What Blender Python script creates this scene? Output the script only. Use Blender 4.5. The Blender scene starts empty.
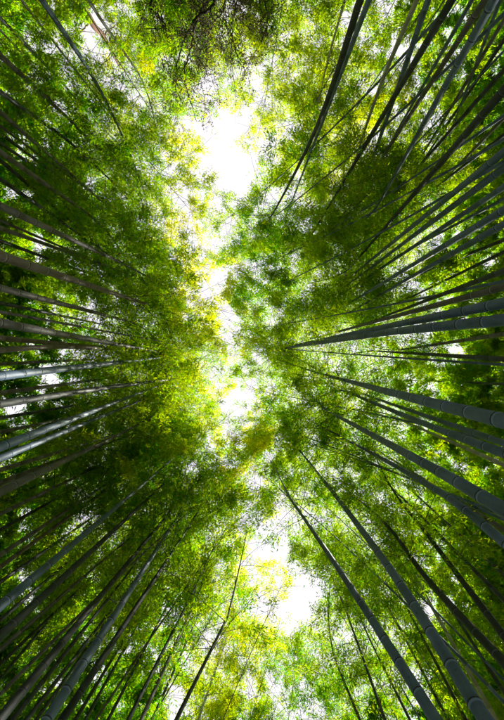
import bpy, math
import numpy as np
from mathutils import Vector, Matrix, noise as mnoise

rng = np.random.default_rng(7)
scene = bpy.context.scene
COL = scene.collection
R = math.radians

# ------------------------------------------------------------------ camera, sky, sun, exposure
CAM_Z = 1.4                       # the camera lies low on the path and looks straight up
FOC = 336.0                       # focal length in photo pixels (16 mm on a 24 mm wide frame)
cam = bpy.data.cameras.new('camera')
cam.sensor_fit = 'HORIZONTAL'; cam.sensor_width = 24.0; cam.lens = 16.0
cam.clip_start = 0.05; cam.clip_end = 2000
cam_ob = bpy.data.objects.new('camera', cam); COL.objects.link(cam_ob)
cam_ob.location = (0, 0, CAM_Z); cam_ob.rotation_euler = (math.pi, 0, 0)   # image right = +X, image down = +Y
scene.camera = cam_ob

SUN_EL, SUN_AZ = R(69), R(76)     # azimuth measured from +Y towards +X
world = bpy.data.worlds.new('World'); scene.world = world; world.use_nodes = True
nt = world.node_tree; nt.nodes.clear()
out = nt.nodes.new('ShaderNodeOutputWorld'); bg = nt.nodes.new('ShaderNodeBackground')
sky = nt.nodes.new('ShaderNodeTexSky'); sky.sky_type = 'NISHITA'; sky.sun_disc = False
sky.sun_elevation = SUN_EL; sky.sun_rotation = SUN_AZ
sky.air_density = 1.0; sky.dust_density = 0.4; sky.ozone_density = 0.6
hs = nt.nodes.new('ShaderNodeHueSaturation'); hs.inputs['Saturation'].default_value = 0.30   # thin bright cloud veil
bg.inputs['Strength'].default_value = 0.10
veil = nt.nodes.new('ShaderNodeMix'); veil.data_type = 'RGBA'; veil.inputs[0].default_value = 0.75
veil.inputs[7].default_value = (5.3, 5.0, 5.25, 1)          # even bright overcast veil
nt.links.new(sky.outputs['Color'], hs.inputs['Color'])
nt.links.new(hs.outputs['Color'], veil.inputs[6]); nt.links.new(veil.outputs[2], bg.inputs['Color'])
nt.links.new(bg.outputs[0], out.inputs[0])

sun = bpy.data.lights.new('sun', 'SUN'); sun.energy = 5.0; sun.angle = R(0.6); sun.color = (1.0, 0.94, 0.80)
sun_ob = bpy.data.objects.new('sun', sun); COL.objects.link(sun_ob)
sd = Vector((math.cos(SUN_EL) * math.sin(SUN_AZ), math.cos(SUN_EL) * math.cos(SUN_AZ), math.sin(SUN_EL)))
sun_ob.rotation_euler = sd.to_track_quat('Z', 'Y').to_euler(); sun_ob.location = sd * 60

scene.view_settings.view_transform = 'Standard'; scene.view_settings.look = 'None'
scene.view_settings.gamma = 1.0; scene.view_settings.exposure = 1.2
scene.view_settings.use_curve_mapping = False
scene.cycles.max_bounces = 4; scene.cycles.diffuse_bounces = 2; scene.cycles.glossy_bounces = 2
scene.cycles.use_adaptive_sampling = True; scene.cycles.adaptive_threshold = 0.04; scene.cycles.adaptive_min_samples = 16; scene.cycles.transmission_bounces = 4; scene.cycles.caustics_reflective = False

# ------------------------------------------------------------------ materials
def new_mat(name):
    m = bpy.data.materials.new(name); m.use_nodes = True
    t = m.node_tree; t.nodes.clear()
    o = t.nodes.new('ShaderNodeOutputMaterial')
    return m, t, o
def N(t, kind, **kw):
    n = t.nodes.new(kind)
    for k, v in kw.items(): setattr(n, k, v)
    return n
def mixrgb(t, fac, a, b, mode='MIX'):
    n = t.nodes.new('ShaderNodeMix'); n.data_type = 'RGBA'; n.blend_type = mode
    for sock, v in ((n.inputs[0], fac), (n.inputs[6], a), (n.inputs[7], b)):
        if hasattr(v, 'is_linked'): t.links.new(v, sock)
        else: sock.default_value = v if isinstance(v, (int, float)) else (*v, 1.0)
    return n.outputs[2]
def noise(t, scale, detail=4, coord='Object', rough=0.6, stretch=None):
    tc = N(t, 'ShaderNodeTexCoord'); n = N(t, 'ShaderNodeTexNoise')
    n.inputs['Scale'].default_value = scale; n.inputs['Detail'].default_value = detail; n.inputs['Roughness'].default_value = rough
    if stretch:
        mp = N(t, 'ShaderNodeMapping'); mp.inputs['Scale'].default_value = stretch
        t.links.new(tc.outputs[coord], mp.inputs['Vector']); t.links.new(mp.outputs[0], n.inputs['Vector'])
    else: t.links.new(tc.outputs[coord], n.inputs['Vector'])
    return n.outputs['Fac']
def ramp(t, fac, stops):
    r = N(t, 'ShaderNodeValToRGB'); e = r.color_ramp.elements
    while len(e) < len(stops): e.new(0.5)
    for q, (p, c) in zip(e, stops): q.position = p; q.color = (*c, 1.0)
    t.links.new(fac, r.inputs[0]); return r.outputs[0]

def culm_material(name, c_old, c_young, bloom):
    """green-grey skin with a waxy bloom and long streaks of wear"""
    m, t, o = new_mat(name)
    p = N(t, 'ShaderNodeBsdfPrincipled')
    streak = noise(t, 3.0, 6, stretch=(9, 9, 0.5))
    base = ramp(t, streak, [(0.30, c_old), (0.62, c_young)])
    blotch = noise(t, 2.3, 5)
    wax = ramp(t, blotch, [(0.38, (0, 0, 0)), (0.66, (0.85, 0.85, 0.85))])
    base = mixrgb(t, wax, base, bloom)
    age = noise(t, 0.55, 3)
    base = mixrgb(t, ramp(t, age, [(0.45, (0, 0, 0)), (0.72, (.6, .6, .6))]), base, (c_young[0] * 1.25, c_young[1] * 1.15, c_young[2] * .55))
    at = N(t, 'ShaderNodeAttribute', attribute_name='node_wax')
    base = mixrgb(t, at.outputs['Fac'], base, tuple(min(1, b * 1.5 + .03) for b in bloom))
    lich = noise(t, 14.0, 6, rough=.75)
    base = mixrgb(t, ramp(t, lich, [(0.60, (0, 0, 0)), (0.70, (.75, .75, .75))]), base, tuple(.35 * c for c in c_old))
    t.links.new(base, p.inputs['Base Color'])
    p.inputs['Roughness'].default_value = 0.62 if name == 'culm_skylight_tinted' else 0.66; p.inputs['Specular IOR Level'].default_value = 0.35 if name == 'culm_skylight_tinted' else 0.3
    bp = N(t, 'ShaderNodeBump'); bp.inputs['Strength'].default_value = 0.15; bp.inputs['Distance'].default_value = 0.004
    t.links.new(streak, bp.inputs['Height']); t.links.new(bp.outputs[0], p.inputs['Normal'])
    t.links.new(p.outputs[0], o.inputs[0]); return m
CULM = {
    'blue':  culm_material('culm_skylight_tinted', (0.038, 0.078, 0.135), (0.08, 0.14, 0.235), (0.15, 0.23, 0.40)),  # blue of the skylight from the gap mixed into the skin colours
    'grey':  culm_material('culm_grey', (0.05, 0.056, 0.058), (0.11, 0.113, 0.118), (0.19, 0.195, 0.21)),
    'brown': culm_material('culm_tan', (0.075, 0.060, 0.050), (0.14, 0.12, 0.105), (0.20, 0.185, 0.175)),
    'dark':  culm_material('culm_shade_darkened', (0.014, 0.022, 0.020), (0.032, 0.044, 0.044), (0.06, 0.08, 0.09)),  # albedo pulled near black: grove shadow baked into the skin
    'pale':  culm_material('culm_pale', (0.22, 0.25, 0.21), (0.38, 0.40, 0.36), (0.45, 0.47, 0.45)),
}
def simple(name, c0, c1, scale=6, rough=0.7, stretch=None):
    m, t, o = new_mat(name); p = N(t, 'ShaderNodeBsdfPrincipled')
    f = noise(t, scale, 5, stretch=stretch)
    t.links.new(ramp(t, f, [(0.3, c0), (0.7, c1)]), p.inputs['Base Color']); p.inputs['Roughness'].default_value = rough
    bp = N(t, 'ShaderNodeBump'); bp.inputs['Strength'].default_value = 0.5; bp.inputs['Distance'].default_value = 0.02
    t.links.new(f, bp.inputs['Height']); t.links.new(bp.outputs[0], p.inputs['Normal'])
    t.links.new(p.outputs[0], o.inputs[0]); return m
RING = simple('node_scar', (0.008, 0.009, 0.009), (0.03, 0.032, 0.03), 30)
BRANCH = simple('bamboo_branch', (0.05, 0.06, 0.03), (0.10, 0.11, 0.06), 5)
BARK_DARK = simple('dark_bark', (0.02, 0.017, 0.016), (0.06, 0.05, 0.045), 9, 0.9, (1, 1, .3))
BARK_RED = simple('red_bark', (0.09, 0.04, 0.025), (0.26, 0.13, 0.09), 9, 0.9, (1, 1, .2))

def leaf_material(name, dark, light, trans_a, trans_b, tw=0.55):
    m, t, o = new_mat(name)
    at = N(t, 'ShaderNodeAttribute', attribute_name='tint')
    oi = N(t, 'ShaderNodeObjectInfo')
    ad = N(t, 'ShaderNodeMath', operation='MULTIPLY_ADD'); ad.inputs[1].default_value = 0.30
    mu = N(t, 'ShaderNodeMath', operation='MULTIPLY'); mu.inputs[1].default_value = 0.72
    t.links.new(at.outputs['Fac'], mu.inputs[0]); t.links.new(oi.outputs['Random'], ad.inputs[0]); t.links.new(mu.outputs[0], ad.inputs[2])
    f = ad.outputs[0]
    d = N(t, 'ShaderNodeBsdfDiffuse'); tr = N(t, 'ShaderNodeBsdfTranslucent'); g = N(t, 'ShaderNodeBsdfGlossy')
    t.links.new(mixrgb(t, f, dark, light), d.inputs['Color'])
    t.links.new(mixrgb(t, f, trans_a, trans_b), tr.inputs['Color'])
    g.inputs['Roughness'].default_value = 0.35; g.inputs['Color'].default_value = (1, 1, 1, 1)
    m1 = N(t, 'ShaderNodeMixShader'); m1.inputs[0].default_value = tw
    t.links.new(d.outputs[0], m1.inputs[1]); t.links.new(tr.outputs[0], m1.inputs[2])
    m2 = N(t, 'ShaderNodeMixShader'); m2.inputs[0].default_value = 0.012
    t.links.new(m1.outputs[0], m2.inputs[1]); t.links.new(g.outputs[0], m2.inputs[2])
    t.links.new(m2.outputs[0], o.inputs[0]); return m
LEAF = leaf_material('bamboo_leaf', (0.010, 0.062, 0.005), (0.085, 0.145, 0.008), (0.05, 0.43, 0.002), (0.88, 0.84, 0.003), 0.72)  # transmission colour pushed to strong yellow to paint in sunlit glow
LEAF_TREE = leaf_material('tree_leaf', (0.05, 0.06, 0.035), (0.10, 0.085, 0.06), (0.10, 0.11, 0.05), (0.18, 0.14, 0.08), 0.4)

# ------------------------------------------------------------------ mesh helpers
def mesh_np(name, V, F, mat, smooth=True, attr=None):
    """V (n,3), F (m,k) one polygon size; attr: {name: (domain, values)}"""
    V = np.asarray(V, np.float32); F = np.asarray(F, np.int32)
    me = bpy.data.meshes.new(name); k = F.shape[1]
    me.vertices.add(len(V)); me.vertices.foreach_set('co', V.ravel())
    me.loops.add(F.size); me.loops.foreach_set('vertex_index', F.ravel())
    me.polygons.add(len(F)); me.polygons.foreach_set('loop_start', np.arange(0, F.size, k, dtype=np.int32))
    me.polygons.foreach_set('use_smooth', np.full(len(F), smooth))
    if attr:
        for an, (dom, vals) in attr.items():
            a = me.attributes.new(an, 'FLOAT', dom); a.data.foreach_set('value', np.asarray(vals, np.float32))
    me.materials.append(mat); me.update(calc_edges=True); return me
def link(name, data, parent=None, loc=(0, 0, 0)):
    o = bpy.data.objects.new(name, data); COL.objects.link(o)
    if parent: o.parent = parent
    o.location = loc; return o
def frames(P):
    T = np.gradient(P, axis=0); T /= np.linalg.norm(T, axis=1)[:, None]
    ref = np.tile([1.0, 0.0, 0.0], (len(P), 1)); bad = np.abs(T[:, 0]) > 0.9; ref[bad] = [0, 1, 0]
    A = np.cross(T, ref); A /= np.linalg.norm(A, axis=1)[:, None]
    return T, A, np.cross(T, A)
def tube(P, rad, sides):
    P = np.asarray(P, float); _, A, B = frames(P); a = np.arange(sides) * 2 * np.pi / sides
    V = P[:, None] + np.asarray(rad)[:, None, None] * (np.cos(a)[None, :, None] * A[:, None] + np.sin(a)[None, :, None] * B[:, None])
    n = len(P); i = np.arange(n - 1)[:, None] * sides; j = np.arange(sides)[None]; j2 = (j + 1) % sides
    F = np.stack([i + j, i + j2, i + sides + j2, i + sides + j], -1).reshape(-1, 4)
    return V.reshape(-1, 3), F
class Batch:
    def __init__(s): s.V = []; s.F = []; s.n = 0
    def add(s, V, F): s.V.append(V); s.F.append(F + s.n); s.n += len(V)
    def build(s, name, mat): return mesh_np(name, np.concatenate(s.V), np.concatenate(s.F), mat)
def unit(v): return v / np.maximum(np.linalg.norm(v, axis=-1, keepdims=True), 1e-9)

# ------------------------------------------------------------------ openings in the canopy above the path (plan view, metres: x, y, rx, ry)
def plan(px, py, w, h, z=14.0): return ((px - 252) * z / FOC, (py - 360) * z / FOC, w * z / FOC, h * z / FOC)
GAPS = [plan(*g[:4]) + (g[4],) for g in (
    (226, 152, 17, 13, .96), (238, 181, 24, 15, .98), (214, 208, 8, 16, .8), (218, 285, 8, 16, .92), (225, 315, 6, 16, .88), (231, 350, 5, 14, .85),
    (238, 402, 19, 13, .98), (260, 546, 12, 12, .97), (282, 540, 6, 22, .75), (301, 594, 14, 32, .98), (291, 626, 9, 13, .97),
    (310, 425, 9, 16, .7), (326, 446, 8, 9, .7), (275, 108, 18, 10, .6), (285, 132, 16, 12, .7), (295, 262, 6, 14, .8), (306, 208, 9, 10, .8),
    (278, 500, 7, 18, .6), (200, 108, 8, 12, .8), (330, 470, 7, 14, .6), (228, 232, 7, 9, .7))]
def over_gap(P):
    k = 1 + .85 * ((P[:, 2] - CAM_Z) / 14.0 - 1)
    return any(st > .9 and (np.hypot((P[:, 0] - x * k) / rx, (P[:, 1] - y * k) / ry) < .6).any() for x, y, rx, ry, st in GAPS)
def cull_gap(P):
    """thinning of the leaves over the openings: mask of the leaves that stay"""
    keep = np.ones(len(P), bool)
    for x, y, rx, ry, st in GAPS:
        k = 1 + .85 * ((P[:, 2] - CAM_Z) / 14.0 - 1)          # the openings flare towards the sky
        d = np.hypot((P[:, 0] - x * k) / rx, (P[:, 1] - y * k) / ry)
        keep &= ~((d < rng.uniform(.55, 1.15, len(P))) & (rng.random(len(P)) < st))
    return keep

# ------------------------------------------------------------------ leaves: fans of narrow pointed blades
def leaf_mesh(name, C, D, length, width, mat, droop=0.5, tint_mean=0.5):
    """C tips of twigs (n,3), D their directions: one pointed blade each, folded a little along its midrib"""
    n = len(C)
    D = unit(D); side = unit(np.cross(D, unit(rng.normal(size=(n, 3)) + np.array([0, 0, 1.6]))))
    nor = np.cross(side, D)
    L = length * rng.uniform(0.7, 1.3, (n, 1)); W = width * rng.uniform(0.75, 1.25, (n, 1))
    mid = C + D * L * 0.42
    V = np.stack([C, mid + side * W * .5 + nor * W * .12, C + D * L - nor * L * droop * 0.12, mid - side * W * .5 + nor * W * .12], 1).reshape(-1, 3)
    F = np.arange(4 * n).reshape(n, 4)
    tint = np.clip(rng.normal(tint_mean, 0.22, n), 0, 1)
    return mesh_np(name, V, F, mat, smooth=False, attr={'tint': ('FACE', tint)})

def crown_points(curve, zs, z0, H, spread, nb, leaves_per, up=0.9, avoid=False):
    """branches from the nodes of a culm; returns leaf anchors, directions and a Batch of branch tubes"""
    C, D = [], []; bt = Batch(); shift = Vector(rng.uniform(-50, 50, 3)) if not avoid else Vector((3.3, 8.1, 1.7))
    zn = np.linspace(z0, H * 0.985, nb)
    az = rng.uniform(0, 6.28)
    for q, z in enumerate(zn):
        base = np.array([np.interp(z, zs, curve[:, k]) for k in range(3)])
        f = (z - z0) / max(H - z0, .1)
        prof = (0.45 + 0.75 * math.sin(math.pi * min(1, 0.18 + 0.62 * f))) * (1 - 0.55 * max(0, f - .45) / .55)
        az += math.pi + rng.normal(0, .5)
        for b in (0, 1):
            a = az + b * rng.uniform(.5, 1.3)
            L = spread * prof * rng.uniform(0.6, 1.15)
            h = np.array([math.cos(a), math.sin(a), 0.0])
            t = np.linspace(0, 1, 6)[:, None]
            rise = up * rng.uniform(.5, 1.2)
            P = base + h * L * t + np.array([0, 0, 1.0]) * L * (rise * t - (rise * .75) * t ** 2.2)
            if avoid and over_gap(P[3:]): continue                    # no branch reaches into an opening
            bt.add(*tube(P, np.linspace(0.0075, 0.002, 6) * (0.6 + 0.4 * prof), 3))
            ntw = max(5, int(14 * prof)); vol = rng.uniform(.45, 1.6)
            for tt in rng.uniform(.18, 1.0, ntw):
                p = np.array([np.interp(tt, t[:, 0], P[:, k]) for k in range(3)])
                dv = h * rng.uniform(.1, 1) + np.array([rng.normal(0, .75), rng.normal(0, .75), rng.normal(.1, .4)])
                dv /= np.linalg.norm(dv); tl = rng.uniform(.22, .6) * (1.15 - .5 * tt)
                e = p + dv * tl + np.array([0, 0, -.12 * tl])
                if mnoise.noise(Vector(e * (1.0, 1.0, .8)) + shift) < -.06: continue      # leaves gather in clumps with hollows between
                if rng.random() < .2: bt.add(*tube(np.array([p, (p + e) / 2 + [0, 0, .03], e]), [.003, .002, .0015], 3))
                m = max(2, int(leaves_per * vol))
                s = rng.uniform(.25, 1.0, m)[:, None]
                C.append(p + (e - p) * s + rng.normal(0, .065, (m, 3)))
                D.append(dv * .8 + rng.normal(0, .55, (m, 3)) + np.array([0, 0, -.35]))
    return np.concatenate(C), np.concatenate(D), bt

# ------------------------------------------------------------------ culms
def ring_mesh():
    a = np.arange(12) * 2 * np.pi / 12; V = []
    for r, z in ((0.96, -.24), (1.06, -.10), (1.03, .0), (1.085, .10), (0.96, .26)):
        V += [(r * math.cos(x), r * math.sin(x), z) for x in a]
    F = [(k * 12 + j, k * 12 + (j + 1) % 12, (k + 1) * 12 + (j + 1) % 12, (k + 1) * 12 + j) for k in range(4) for j in range(12)]
    return mesh_np('node_ring', V, F, RING)
RINGME = ring_mesh()

def culm_curve(O, I, dO, dI, H, M=None, bow=0.4):
    """centre line from the ground to the drooping tip, in world space. O, I: rays of two points on it, dO, dI their heights over the camera"""
    ray = lambda p: np.array([(p[0] - 252) / FOC, (p[1] - 360) / FOC, 1.0])
    A = ray(O) * dO; B = ray(I) * dI; A[2] += CAM_Z; B[2] += CAM_Z
    k = (B - A)[:2] / (B[2] - A[2])
    zs = np.concatenate([np.linspace(0, A[2], 5)[:-1], np.linspace(A[2], B[2], 22), np.linspace(B[2], H, 9)[1:]])
    lower = np.minimum(zs - A[2], 0)
    XY = A[:2] + k * np.clip(zs - A[2], 0, B[2] - A[2])[:, None] + k * 0.4 * np.clip(zs - B[2], 0, None)[:, None] + k * 0.75 * lower[:, None]
    if M is not None:
        zz = np.linspace(A[2], B[2], 400); q = A[:2] + k * (zz - A[2])[:, None]
        im = q / (zz - CAM_Z)[:, None] * FOC + [252, 360]
        j = int(np.argmin(np.hypot(*(im - np.array(M)).T)))
        off = (np.array(M) - im[j]) * (zz[j] - CAM_Z) / FOC
        tm = (zz[j] - A[2]) / (B[2] - A[2]); t = np.clip((zs - A[2]) / (B[2] - A[2]), 0, 1)
        w = np.where(t < tm, np.sin(t / max(tm, .05) * np.pi / 2), np.cos((t - tm) / max(1 - tm, .05) * np.pi / 2))
        XY = XY + w[:, None] * off
    # the top bows over
    over = np.clip((zs - B[2]) / max(H - B[2], .1), 0, 1)
    d = -unit(B[:2]) * bow * rng.uniform(.5, 1.2) + rng.normal(0, .45, 2)
    XY = XY + (over ** 2)[:, None] * d
    return np.column_stack([XY, zs])

def build_bamboo(curve, H, rad_at_O, zO, tone, ring_to=0.0, sides=12, z0=None, spread=1.5, nb=26, lp=6, leaf=(0.125, 0.021), jitter=True, cull=True, label='', group='', tint=0.3, shared=None):
    base = curve[0].copy()
    root = link('bamboo', None); root.location = base
    root.empty_display_size = .2
    zs = curve[:, 2]
    r0 = rad_at_O / (1 - 0.86 * zO / H)
    nodes = []; z = 0.12
    while z < H * .97:
        nodes.append(z); z += 0.16 + 0.20 * min(1, z / 3.0) * (1 - .35 * z / H) * rng.uniform(.9, 1.1)
    fine, fr, wax = [], [], []
    def prof(z): return max(.004, r0 * (1 - 0.86 * z / H))
    zz = sorted([0.0] + nodes + [H])
    for z in zz:
        r = prof(z); s = 0.09 * r + .004
        for dz, kr, wx in (((-1.6 * s, 1.0, .6), (0, 1.03, 0), (1.6 * s, 1.0, 0)) if sides < 10 else ((-3.2 * s, 1.0, .0), (-1.6 * s, 1.0, .9), (-.6 * s, 1.045, .4), (0, .985, 0), (.6 * s, 1.03, 0), (1.8 * s, 1.0, 0))):
            fine.append(z + dz); fr.append(r * kr); wax.append(wx)
    fine = np.array(fine); o_ = np.argsort(fine, kind='stable'); fine = fine[o_]; fr = np.array(fr)[o_]; wax = np.array(wax)[o_]
    P = np.column_stack([np.interp(fine, zs, curve[:, k]) for k in range(2)] + [fine])
    # a smoother centre line than the polyline
    keep = np.concatenate([[True], np.diff(fine) > 1e-4]); P, fr, wax = P[keep], fr[keep], wax[keep]
    V, F = tube(P - base, fr, sides)
    me = mesh_np('culm', V, F, CULM[tone], attr={'node_wax': ('POINT', np.repeat(wax, sides))})
    culm = link('culm', me, root)
    for z in nodes:
        if z < ring_to:
            r = prof(z)
            c = np.array([np.interp(z, zs, curve[:, k]) for k in range(2)] + [z]); c2 = np.array([np.interp(z + .1, zs, curve[:, k]) for k in range(2)] + [z + .1])
            q = Vector(c2 - c).to_track_quat('Z', 'Y')
            o = link('node_ring', RINGME, culm); o.location = Vector(c - base); o.rotation_mode = 'QUATERNION'; o.rotation_quaternion = q; o.scale = (r, r, min(r, .05) * .9)
    if shared:
        at = lambda z: np.array([np.interp(z, zs, curve[:, k]) for k in range(3)])
        a, b = at(z0), at(H); q = Vector(b - a).to_track_quat('Z', 'Y'); ln = float(np.linalg.norm(b - a))
        sp = rng.uniform(.85, 1.15) * spread / 2.0
        spin = Matrix.Rotation(rng.uniform(0, 6.28), 3, 'Z').to_quaternion()
        for nm, me_ in zip(('branches', 'crown'), shared):
            o = link(nm, me_, root, Vector(a - base)); o.rotation_mode = 'QUATERNION'; o.rotation_quaternion = q @ spin; o.scale = (sp, sp, ln / 5.0)
        root['label'] = label; root['category'] = 'bamboo'; root['group'] = group
        return root
    C, D, bt = crown_points(curve, zs, z0 if z0 else H * .45, H, spread, nb, lp, avoid=cull)
    if cull:
        keep = cull_gap(C); C, D = C[keep], D[keep]
    bme = bt.build('branches', BRANCH)
    bme.vertices.foreach_set('co', (np.concatenate(bt.V) - base).astype(np.float32).ravel()); bme.update()
    link('branches', bme, root)
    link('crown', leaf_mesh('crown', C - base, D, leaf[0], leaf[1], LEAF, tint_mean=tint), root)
    root['label'] = label; root['category'] = 'bamboo'; root['group'] = group
    return root

# O point, I point, width at O in photo px, tone, optional mid point
TRACED = [
 # right-hand stand, from the top
 ((345,0),(331,48),3,'pale',None), ((360,0),(262,232),7.5,'dark',(311,140)), ((369,0),(283,225),6,'blue',None),
 ((417,0),(352,172),5.5,'pale',(377,95)), ((428,0),(342,244),6.5,'blue',(390,110)), ((452,0),(298,258),8,'dark',None),
 ((485,0),(360,192),7,'grey',None), ((494,0),(378,205),9,'blue',None), ((500,0),(440,162),4,'blue',None), ((504,20),(392,205),4.5,'grey',None),
 ((504,70),(398,190),5.5,'dark',None), ((504,90),(350,268),9,'dark',None), ((504,118),(425,200),4,'grey',None),
 ((504,152),(340,285),8,'blue',None), ((504,168),(345,287),8,'blue',None), ((504,187),(330,302),6.5,'blue',None),
 ((504,210),(325,318),8.5,'blue',None), ((504,224),(345,315),7.5,'blue',None), ((504,252),(395,305),4,'dark',None), ((504,271),(370,322),6.5,'dark',None),
 ((504,287),(300,342),8,'grey',None), ((504,303),(285,347),11.5,'blue',None), ((504,320),(262,352),12.5,'blue',(378,334)),
 ((504,334),(400,350),5,'grey',None), ((504,359),(376,351),6,'dark',None), ((504,384),(430,381),3,'dark',None),
 ((504,421),(322,374),16,'blue',(378,389)), ((504,443),(340,386),7,'blue',None), ((504,453),(345,391),10,'blue',(443,431)), ((504,465),(392,416),5,'pale',None),
 ((504,510),(328,411),15.5,'blue',(440,472)), ((504,530),(358,438),5.5,'grey',None), ((504,543),(343,438),10.5,'blue',(440,492)),
 ((504,636),(420,525),8,'dark',None), ((504,662),(398,538),10,'dark',(425,576)), ((504,692),(455,615),4.5,'dark',None),
 ((485,720),(296,446),16,'blue',(378,552)), ((466,720),(403,600),4,'dark',None), ((436,720),(288,495),13,'blue',(346,580)),
 ((385,720),(350,622),3.5,'dark',None), ((360,720),(336,662),3,'dark',None), ((428,600),(364,478),3,'pale',None),
 ((504,40),(410,180),4,'dark',None), ((472,0),(368,182),4.5,'blue',None), ((504,135),(400,215),4,'dark',None), ((504,199),(380,265),4,'blue',None), ((504,240),(380,290),4,'dark',None),
 ((504,575),(400,480),4,'dark',None), ((504,600),(410,505),5,'dark',None), ((448,720),(390,610),3.5,'dark',None), ((410,720),(370,640),3,'dark',None),
 # left-hand stand, from the top
 ((0,133),(100,208),4,'dark',None), ((0,143),(80,198),3.5,'dark',None), ((0,241),(120,285),4,'dark',None), ((0,303),(120,328),4,'dark',None), ((0,364),(140,357),4,'grey',None),
 ((0,418),(120,398),4,'dark',None), ((0,432),(110,410),4,'grey',None), ((0,482),(110,440),4,'grey',None), ((0,503),(95,458),3.5,'dark',None), ((0,530),(90,480),4,'dark',None),
 ((0,582),(110,505),4,'dark',None), ((0,620),(140,500),4,'dark',None), ((0,664),(110,560),4,'dark',None), ((36,720),(160,545),4,'dark',None), ((75,720),(160,580),4,'dark',None), ((108,720),(180,580),3.5,'dark',None), ((152,720),(205,600),3,'dark',None),
 ((42,0),(84,62),6,'blue',None), ((0,18),(62,82),4,'dark',None), ((0,55),(72,122),5.5,'grey',None), ((0,92),(70,142),5,'dark',None), ((0,112),(104,203),5,'grey',None), ((100,18),(138,72),3,'grey',None),
 ((0,152),(92,217),6,'grey',None), ((0,160),(113,259),4.5,'dark',None), ((0,179),(112,257),4.5,'dark',None), ((0,206),(126,265),8,'grey',None), ((0,228),(112,268),5,'grey',None),
 ((0,256),(152,306),10.5,'brown',None), ((0,288),(128,321),7.5,'grey',None), ((0,323),(176,355),9.5,'grey',None), ((0,338),(150,352),6,'brown',None),
 ((0,350),(172,355),6.5,'brown',(75,347)), ((0,376),(174,356),9.5,'blue',None), ((0,393),(110,378),5,'grey',None), ((0,404),(202,376),8.5,'dark',(126,385)),
 ((0,447),(150,389),9.5,'blue',None), ((0,458),(142,400),7.5,'blue',None), ((0,470),(136,428),5,'grey',None), ((0,492),(120,434),8.5,'grey',None), ((0,514),(90,470),4.5,'grey',None),
 ((0,555),(112,480),5,'grey',None), ((0,567),(108,488),5,'brown',None), ((0,606),(168,463),9.5,'blue',None), ((0,636),(168,480),9.5,'dark',None), ((0,650),(120,545),4.5,'dark',None),
 ((2,716),(168,514),10.5,'dark',None), ((0,678),(75,590),3.5,'dark',None), ((12,720),(130,571),6,'dark',None), ((26,720),(150,560),5,'dark',None), ((47,720),(178,516),11,'blue',None), ((62,720),(188,528),8.5,'dark',None),
 ((85,720),(150,602),3.5,'dark',None), ((128,720),(196,586),4.5,'dark',None), ((141,720),(200,590),4.5,'grey',None), ((176,720),(228,616),4.5,'dark',None), ((200,714),(226,640),2.5,'pale',None),
]
def edge_of(p):
    x, y = p
    if x >= 500: return ('right', y)
    if x <= 2: return ('left', y)
    if y <= 20: return ('top', x)
    return ('bottom', x)
ORD = ['first','second','third','fourth','fifth','sixth','seventh','eighth','ninth','tenth','eleventh','twelfth','thirteenth','fourteenth','fifteenth','sixteenth','seventeenth','eighteenth','nineteenth','twentieth']
def ordinal(n):
    if n < 20: return ORD[n]
    tens = {20: 'twenty', 30: 'thirty', 40: 'forty'}
    return 'twentieth' if n == 19 else ('thirtieth' if n == 29 else ('fortieth' if n == 39 else tens[(n + 1) // 10 * 10] + '-' + ORD[(n + 1) % 10 - 1]))
by_edge = {}
for i, c in enumerate(TRACED): by_edge.setdefault(edge_of(c[0])[0], []).append((edge_of(c[0])[1], i))
rank = {}
for e, lst in by_edge.items():
    lst.sort(); n = len(lst)
    for k, (_, i) in enumerate(lst):
        a, b = ('top', 'bottom') if e in ('left', 'right') else ('left', 'right')
        rank[i] = (ordinal(k), a) if k < (n + 1) // 2 else (ordinal(n - 1 - k), b)
TONE = {'blue': 'blue-grey', 'grey': 'dull grey', 'brown': 'tan', 'dark': 'shade-darkened', 'pale': 'pale'}

def near_gap(p):
    x, y = (p[0] - 252) * 14 / FOC, (p[1] - 360) * 14 / FOC
    return any(math.hypot(x - g[0], y - g[1]) < 3.6 and g[4] > .9 for g in GAPS)
def crown_pattern(k):
    zs = np.linspace(0, 5.0, 12); axis = np.column_stack([np.zeros((12, 2)), zs])
    C, D, bt = crown_points(axis, zs, 0.0, 5.0, 2.0, 16, 42)
    return bt.build('branches', BRANCH), leaf_mesh('crown', C, D, .10, .021, LEAF, tint_mean=.3)
def build_traced():
    patterns = [crown_pattern(k) for k in range(7)]
    for i, (O, I, w, tone, M) in enumerate(TRACED):
        D = 0.055 + 0.0048 * min(w, 14) + rng.uniform(-.004, .004)
        dO = FOC * D / w
        rO = math.hypot(O[0] - 252, O[1] - 360); rI = math.hypot(I[0] - 252, I[1] - 360)
        dI = min(dO * rO / rI, rng.uniform(13.0, 15.5)); dI = max(dI, dO * 1.15)
        H = max(dI + CAM_Z + rng.uniform(2.2, 3.4), rng.uniform(9.5, 10.5))
        curve = culm_curve(O, I, dO, dI, H, M, bow=(.4 if rI >= 140 or abs(I[0] - 252) <= 50 else .4 if I[0] < 252 and I[1] < 440 else 1.3))
        size = 'thick' if w >= 10 else ('slender' if w >= 6 else 'thin')
        e, _ = edge_of(O); o_, a = rank[i]
        ringed = ' ringed' if w >= 10 else ''
        label = f'{size} {TONE[tone]}{ringed} bamboo, {o_} clear culm from the {a} along the {e} edge'
        ring_to = CAM_Z + FOC * D / 4.5 if w >= 7 else 0
        build_bamboo(curve, H, D / 2, dO + CAM_Z, tone, ring_to, 16 if w >= 7 else 7, z0=min(max(.82 * (dI + CAM_Z), .6 * H), H * .84), spread=2.0 * min(1, H / 14), nb=13, lp=17, leaf=(0.10, 0.022), shared=None if rI < 125 or near_gap(I) else patterns[i % 7],
                     label=label, group='bamboos lining the path')
build_traced()

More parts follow.
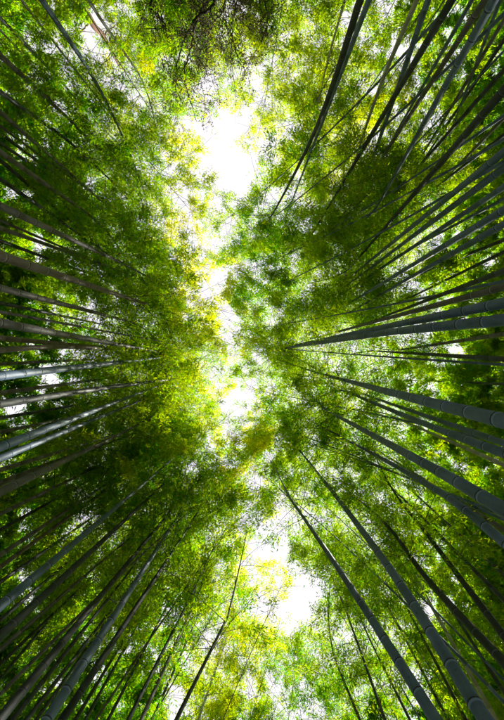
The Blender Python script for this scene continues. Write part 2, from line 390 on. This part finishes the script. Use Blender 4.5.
# ------------------------------------------------------------------ bamboos whose tops bow over the path
OVER = [  # tip (photo px at 14 m), base x, y, label
 ((288, 88), 3.6, -13.2, 'leafy bamboo top right of the dark bare tree, above the upper sky opening'),
 ((322, 60), 5.0, -14.0, 'yellow-green bamboo crown left of the two dark leaning culms at the top'),
 ((318, 128), 4.6, -10.0, 'bright bamboo crown just right of the upper sky opening'),
 ((172, 92), -2.9, -13.2, 'bamboo crown between the reddish trunk and the dark bare branches'),
 ((160, 150), -5.6, -9.6, 'yellow-green bamboo crown left of the upper sky opening'),
 ((178, 215), -5.0, -6.8, 'bright bamboo crown on the left rim of the upper path gap'),
 ((250, 245), 4.4, -4.6, 'dark leafy bamboo top hanging alone in the middle of the upper gap'),
 ((262, 300), 4.6, -2.9, 'leafy bamboo top right of the narrow sky slit above centre'),
 ((272, 272), 5.2, -3.9, 'green bamboo crown just right of the top hanging in the upper gap'),
 ((272, 350), 5.4, .3, 'bamboo top over the tips of the two thick ringed culms at the right'),
 ((268, 388), 5.6, 1.4, 'bamboo top right above the central sky opening'),
 ((192, 268), -5.4, -4.2, 'yellow-green bamboo crown left of the narrow sky slit'),
 ((205, 310), -5.2, -2.4, 'bright bamboo crown left of the slit, above the brightest yellow crown'),
 ((200, 405), -5.5, 2.3, 'yellow-green bamboo crown left of and level with the central sky opening'),
 ((205, 350), -4.8, -.9, 'brightest yellow bamboo crown left of the central sky opening'),
 ((282, 425), 4.9, 2.2, 'leafy bamboo top right of the central sky opening'),
 ((215, 460), -4.7, 4.4, 'bamboo crown below left of the central sky opening'),
 ((245, 490), -4.2, 7.0, 'bright bamboo crown above the lower sky opening'),
 ((232, 560), -4.4, 9.2, 'yellow-green bamboo crown left of the lower sky opening'),
 ((335, 560), 5.2, 9.6, 'green bamboo crown right of the lowest sky opening'),
 ((232, 92), -1.6, -14.2, 'yellow-green bamboo crown below the brownish twigs, above the upper opening'),
 ((266, 112), 2.2, -14.4, 'yellow bamboo crown at the upper right rim of the upper opening'),
 ((205, 70), -3.4, -14.6, 'bamboo crown behind the forked bare limbs at the top'),
 ((256, 278), 5.2, -3.3, 'dark leafy bamboo top below the one hanging in the upper gap'),
 ((252, 332), 5.2, -1.2, 'bamboo top right of the lower end of the narrow sky slit'),
 ((262, 415), 5.4, 2.6, 'leafy bamboo top closing in right below the central opening'),
 ((255, 440), -4.6, 4.9, 'yellow-green bamboo crown right under the central sky opening'),
 ((286, 664), -1.0, 14.8, 'green bamboo crown just under the lower tip of the lowest opening'),
 ((322, 668), 3.6, 14.6, 'dark green bamboo crown right under the lowest opening'),
 ((348, 606), 5.4, 11.6, 'green bamboo crown between the lowest opening and the thick lower right culms'),
 ((262, 640), -2.6, 13.4, 'leafy bamboo crown directly below the lower sky opening'),
 ((338, 640), 4.6, 13.2, 'dark green bamboo crown below right of the lower sky opening'),
 ((300, 688), 2.8, 15.6, 'green bamboo crown at the middle of the bottom edge'),
 ((238, 695), -3.2, 15.6, 'bamboo crown at the bottom edge left of its middle'),
 ((360, 695), 5.6, 15.2, 'leafy bamboo crown at the bottom edge right of its middle'),
 ((205, 650), -4.8, 13.6, 'yellow-green bamboo crown among the thin culms right of the lower left stand'),
 ((352, 100), 6.2, -12.6, 'green bamboo crown between the two dark leaning culms and the pale culm'),
 ((300, 42), 3.6, -15.0, 'bamboo crown at the top edge right of the brownish twigs'),
 ((345, 160), 6.0, -9.4, 'bright green bamboo crown below the pale culm at the upper right'),
 ((322, 180), 5.0, -8.2, 'yellow-green bamboo crown right of the two dark leaning culms'),
 ((338, 235), 5.6, -6.2, 'green bamboo crown at the tips of the upper right culms'),
 ((298, 168), 4.0, -8.8, 'yellow bamboo crown crossed by the two dark leaning culms'),
 ((240, 226), 4.4, -5.4, 'small loose bamboo top just below the upper sky opening'),
 ((268, 465), 4.6, 5.0, 'green bamboo crown at the tip of the long straight lower right culm'),
 ((305, 475), 5.4, 5.8, 'bamboo crown among the broken sky patches right of the lower centre'),
 ((262, 592), -3.6, 11.6, 'brightest yellow-green bamboo crown at the left rim of the lowest opening'),
 ((330, 520), 5.6, 8.0, 'green bamboo crown between the two thick lower right culms'),
 ((130, 185), -6.6, -7.6, 'dim bamboo crown above the left fan of thin dark culms'),
]
def build_over():
    for tip, bx, by, label in OVER:
        H = rng.uniform(14.5, 16.0); tx, ty, _, _ = plan(*tip, 1, 1); e = unit(np.array([tx - bx, ty - by])); tx += e[0] * .9; ty += e[1] * .9
        zs = np.linspace(0, H, 26); t = zs / H; k = t ** 1.7
        XY = np.array([bx, by]) + k[:, None] * (np.array([tx, ty]) - [bx, by])
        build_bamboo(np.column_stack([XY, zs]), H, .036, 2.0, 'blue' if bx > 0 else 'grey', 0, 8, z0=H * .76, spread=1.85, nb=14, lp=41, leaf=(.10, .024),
                     tint=(.62 if tip[1] < 200 and tip[0] > 215 else .5 if tip[1] > 620 else .78 if tip[1] > 540 else .95) if 'yellow' in label else (.65 if 'bright' in label else .28), label=label, group='bamboos bowing over the path')  # leaves tinted yellower round the gap to colour in the backlight
build_over()

# ------------------------------------------------------------------ the grove behind: eight grown patterns, copied
def build_grove():
    protos = []
    for k in range(8):
        H = rng.uniform(13.5, 17.0)
        zs = np.linspace(0, H, 24); t = zs / H; d = rng.normal(0, 1, 2); d /= np.linalg.norm(d)
        XY = d * (t[:, None] * .6 + (np.clip(t - .7, 0, 1) ** 2)[:, None] * 12)
        curve = np.column_stack([XY, zs])
        tone = ('dark', 'grey', 'dark', 'blue', 'dark', 'brown', 'dark', 'grey')[k]
        protos.append(build_bamboo(curve, H, rng.uniform(.032, .045), 2.0, tone, 0, 8, z0=H * rng.uniform(.48, .60), spread=2.7, nb=24, lp=92, leaf=(0.135, 0.032), cull=False, tint=.22))  # low tint darkens these leaves for the deep shade at the edges
    spots = [(-5, 14.6), (-2.5, 15.6), (0, 14.6), (2.2, 16.2), (4.5, 14.9), (-7, 13), (1, 18.2), (-3.8, 18), (6.5, 16.5), (-.8, 16.8),
             (3, -15), (5.2, -13), (.5, -17), (7, -15), (-4, -16.6), (-9, -12), (-10, -9.2), (-12, -13), (-8.2, -9.6), (-7.6, -15.4), (-10.4, -15.6), (-12.6, -10), (-9.4, -17), (-5.6, -16.8), (-12.4, -6.6),
             (-8.4, 12), (-10.4, 14.6), (-6.4, 17), (-11.6, 11.4), (-8.6, 16.8), (8.4, 12.4), (10.2, 15), (11.8, 11.2), (8.8, 17), (9.6, -14.8), (11.8, -12), (-1.5, 13.9), (1.4, 14), (3.4, 14.2), (-4, 13.7), (-6, 15.2), (3.2, 17.4), (5.4, 17.2), (-1.8, 18), (-6.4, -17.2), (-11, -17)]; tries = 0
    while len(spots) < 174 and tries < 20000:
        tries += 1
        x = rng.uniform(-13, 13); y = rng.uniform(-17.5, 17.5)
        if -7.6 < x < -4.0 and -14.8 < y < -7: continue                 # the reddish tree stands clear there
        if abs(x) < (6.6 if -13 < y < 9 else 5.2) and -13.5 < y < 14.5: continue
        if any((x - a) ** 2 + (y - b) ** 2 < 1.3 ** 2 for a, b in spots): continue
        if any(math.hypot(x - g[0], y - g[1]) < 4.2 and g[4] > .9 for g in GAPS): continue
        spots.append((x, y))
    used = set()
    for x, y in spots:
        k = int(rng.integers(8)); p = protos[k]
        if k in used:
            r = p.copy(); COL.objects.link(r)
            for ch in p.children:
                c = ch.copy(); COL.objects.link(c); c.parent = r
        else: r = p; used.add(k)
        s = rng.uniform(.85, 1.12)
        r.location = (x, y, 0); r.rotation_euler = (rng.normal(0, .03), rng.normal(0, .03), rng.uniform(0, 6.28)); r.scale = (s, s, s)
        side = 'left' if x < 0 else 'right'; part = 'upper' if y < -8 else ('lower' if y > 8 else 'middle')
        r['label'] = f'shaded leafy bamboo deep in the grove behind the {part} {side} rows'
        r['category'] = 'bamboo'; r['group'] = f'background bamboos {part} {side}'
build_grove()

# ------------------------------------------------------------------ the thicket all round, too far off to tell one bamboo from the next
def build_thicket():
    root = link('bamboo_thicket', None); root['kind'] = 'stuff'
    root['label'] = 'dark mass of far bamboo closing the grove all round'; root['category'] = 'thicket'
    pts = []
    while len(pts) < 260:
        x = rng.uniform(-25, 25); y = rng.uniform(-30, 30)
        if abs(x) > 13.5 or abs(y) > 18: pts.append((x, y))
    bt = Batch(); C = []; D = []
    for x, y in pts:
        H = rng.uniform(12, 16); lean = rng.normal(0, .6, 2); z = np.linspace(0, H, 9)
        P = np.column_stack([x + lean[0] * (z / H) ** 2, y + lean[1] * (z / H) ** 2, z]); bt.add(*tube(P, np.linspace(.05, .008, 9), 6))
        for q in range(48):
            h = rng.uniform(.28, 1) * H; a = rng.uniform(0, 6.28); r = rng.uniform(.2, 2.4)
            c = np.array([x + lean[0] * (h / H) ** 2 + r * math.cos(a), y + lean[1] * (h / H) ** 2 + r * math.sin(a), h])
            C.append(c + rng.normal(0, .24, (17, 3))); D.append(rng.normal(0, .7, (17, 3)) + [.6 * math.cos(a), .6 * math.sin(a), -.3])
    o = link('culms', bt.build('culms', CULM['dark']), root); o['kind'] = 'stuff'
    o = link('foliage', leaf_mesh('foliage', np.concatenate(C), np.concatenate(D), .24, .055, LEAF), root); o['kind'] = 'stuff'
build_thicket()

# ------------------------------------------------------------------ two other trees over the far end of the path
def px3(px, py, d): return np.array([(px - 252) * d / FOC, (py - 360) * d / FOC, d + CAM_Z])
def spline(P, n):
    P = np.asarray(P, float); Q = np.vstack([2 * P[0] - P[1], P, 2 * P[-1] - P[-2]]); res = []
    for i in range(1, len(Q) - 2):
        for t in np.linspace(0, 1, n, endpoint=False):
            a, b, c, d = Q[i - 1:i + 3]
            res.append(.5 * (2 * b + (c - a) * t + (2 * a - 5 * b + 4 * c - d) * t * t + (3 * b - a - 3 * c + d) * t ** 3))
    res.append(P[-1]); return np.array(res)
def twig_tree(name, label, bark, trunk, tr0, tr1, limbs, twigs_per, leaf_n, leafmat, leaf_size):
    base = np.array(trunk[0]); root = link(name, None); root.location = base
    root['label'] = label; root['category'] = 'tree'
    T = spline(trunk, 8); n = len(T); s = np.linspace(0, 1, n)
    V, F = tube(T - base, tr0 + (tr1 - tr0) * s + 0.35 * tr0 * np.exp(-s * 18), 12)
    link('trunk', mesh_np('trunk', V, F, bark), root)
    C, D = [], []
    for pts, r0 in limbs:
        L = spline(pts, 8); L[1:-1] += rng.normal(0, .02, (len(L) - 2, 3)); m = len(L)
        V, F = tube(L - base, np.linspace(r0, r0 * .3, m), 8)
        lo = link('limb', mesh_np('limb', V, F, bark), root)
        bt = Batch()
        for q in range(twigs_per):
            f = rng.uniform(.25, 1); p = L[min(m - 1, int(f * (m - 1)))]
            dv = unit(unit(L[-1] - L[0]) * .6 + rng.normal(0, .8, 3)); ln = rng.uniform(.5, 1.6)
            pts2 = [p]
            for k in range(5):
                dv = unit(dv + rng.normal(0, .28, 3)); pts2.append(pts2[-1] + dv * ln / 5)
            pts2 = np.array(pts2); bt.add(*tube(pts2 - base, np.linspace(.012, .003, 6), 4))
            for k in range(1, 6):
                for u in range(2):
                    d2 = unit(dv + rng.normal(0, 1, 3)); e = pts2[k] + d2 * rng.uniform(.15, .5)
                    bt.add(*tube(np.array([pts2[k], (pts2[k] + e) / 2 + rng.normal(0, .02, 3), e]) - base, [.004, .003, .002], 3))
                    mm = leaf_n
                    C.append(pts2[k] + (e - pts2[k]) * rng.uniform(.2, 1, (mm, 1)) + rng.normal(0, .04, (mm, 3))); D.append(d2 + rng.normal(0, .7, (mm, 3)))
        link('twigs', bt.build('twigs', bark), lo)
    C = np.concatenate(C); D = np.concatenate(D)
    keep = cull_gap(C)
    link('crown', leaf_mesh('crown', C[keep] - base, D[keep], leaf_size[0], leaf_size[1], leafmat), root)
    return root

fork = px3(216, -62, 8.2)
twig_tree('broadleaf_tree', 'bare-limbed dark tree with forked branches and sparse brownish twigs at the top', BARK_DARK,
    [(-2.1, -11.3, 0), (-1.9, -11.2, 3), (-1.3, -10.8, 6.5), tuple(fork)], .17, .10,
    [([fork, px3(207, 0, 9.2), px3(187, 33, 10.0), px3(176, 72, 11.2), px3(178, 110, 12.2)], .04),
     ([fork, px3(215, 0, 9.0), px3(198, 20, 9.6), px3(190, 50, 10.6), px3(185, 78, 11.4), px3(196, 120, 12.4)], .042),
     ([fork, px3(226, 0, 9.4), px3(210, 30, 10.4), px3(199, 62, 11.4), px3(205, 105, 12.6)], .026),
     ([fork, px3(236, -5, 9.8), px3(232, 30, 10.8), px3(240, 70, 12.0)], .03),
     ([fork, px3(262, 0, 10.0), px3(268, 26, 11.0), px3(252, 60, 12.2)], .03),
     ([fork, px3(152, 0, 9.6), px3(158, 15, 10.0), px3(167, 34, 10.8), px3(150, 60, 11.6)], .03)],
    22, 6, LEAF_TREE, (0.075, 0.034))
twig_tree('cedar_tree', 'reddish-brown barked straight tree among the bamboos at the upper left', BARK_RED,
    [(-6.2, -13.4, 0), (-6.25, -13.2, 6), tuple(px3(80, 0, 12)), tuple(px3(103, 36, 13.6)), tuple(px3(121, 68, 15.6))], .19, .06,
    [([px3(103, 36, 13.6), px3(112, 28, 14.2), px3(122, 22, 14.6)], .03), ([px3(121, 68, 15.6), px3(135, 76, 16.4), px3(148, 70, 17)], .025),
     ([px3(112, 52, 14.6), px3(100, 70, 15.2), px3(92, 84, 15.6)], .025), ([px3(92, 20, 12.8), px3(80, 32, 13.4), px3(70, 40, 13.8)], .025)],
    12, 6, LEAF, (0.09, 0.02))

# ------------------------------------------------------------------ the ground and the path, below the camera
def sheet(name, x0, x1, y0, y1, z, mat, nx, ny, amp):
    X, Y = np.meshgrid(np.linspace(x0, x1, nx), np.linspace(y0, y1, ny))
    Z = z + amp * (np.sin(X * .7 + Y * .31) + np.sin(X * .23 - Y * .57 + 1)) * np.clip((np.abs(X) - 3) / 4, 0, 1)
    V = np.column_stack([X.ravel(), Y.ravel(), Z.ravel()]); i = np.arange(ny - 1)[:, None] * nx; j = np.arange(nx - 1)[None]
    F = np.stack([i + j, i + j + 1, i + nx + j + 1, i + nx + j], -1).reshape(-1, 4)
    o = link(name, mesh_np(name, V, F, mat)); o['kind'] = 'structure'; return o
sheet('ground', -300, 300, -300, 300, 0.0, simple('leaf_litter', (0.06, 0.045, 0.025), (0.16, 0.12, 0.07), 8), 101, 101, 0.0)
sheet('path', -1.6, 1.6, -60, 60, 0.006, simple('packed_earth', (0.16, 0.14, 0.11), (0.28, 0.25, 0.21), 4), 9, 121, 0.0)
print('tris', sum(len(m.polygons) * 2 for m in bpy.data.meshes), 'objects', len(bpy.data.objects))
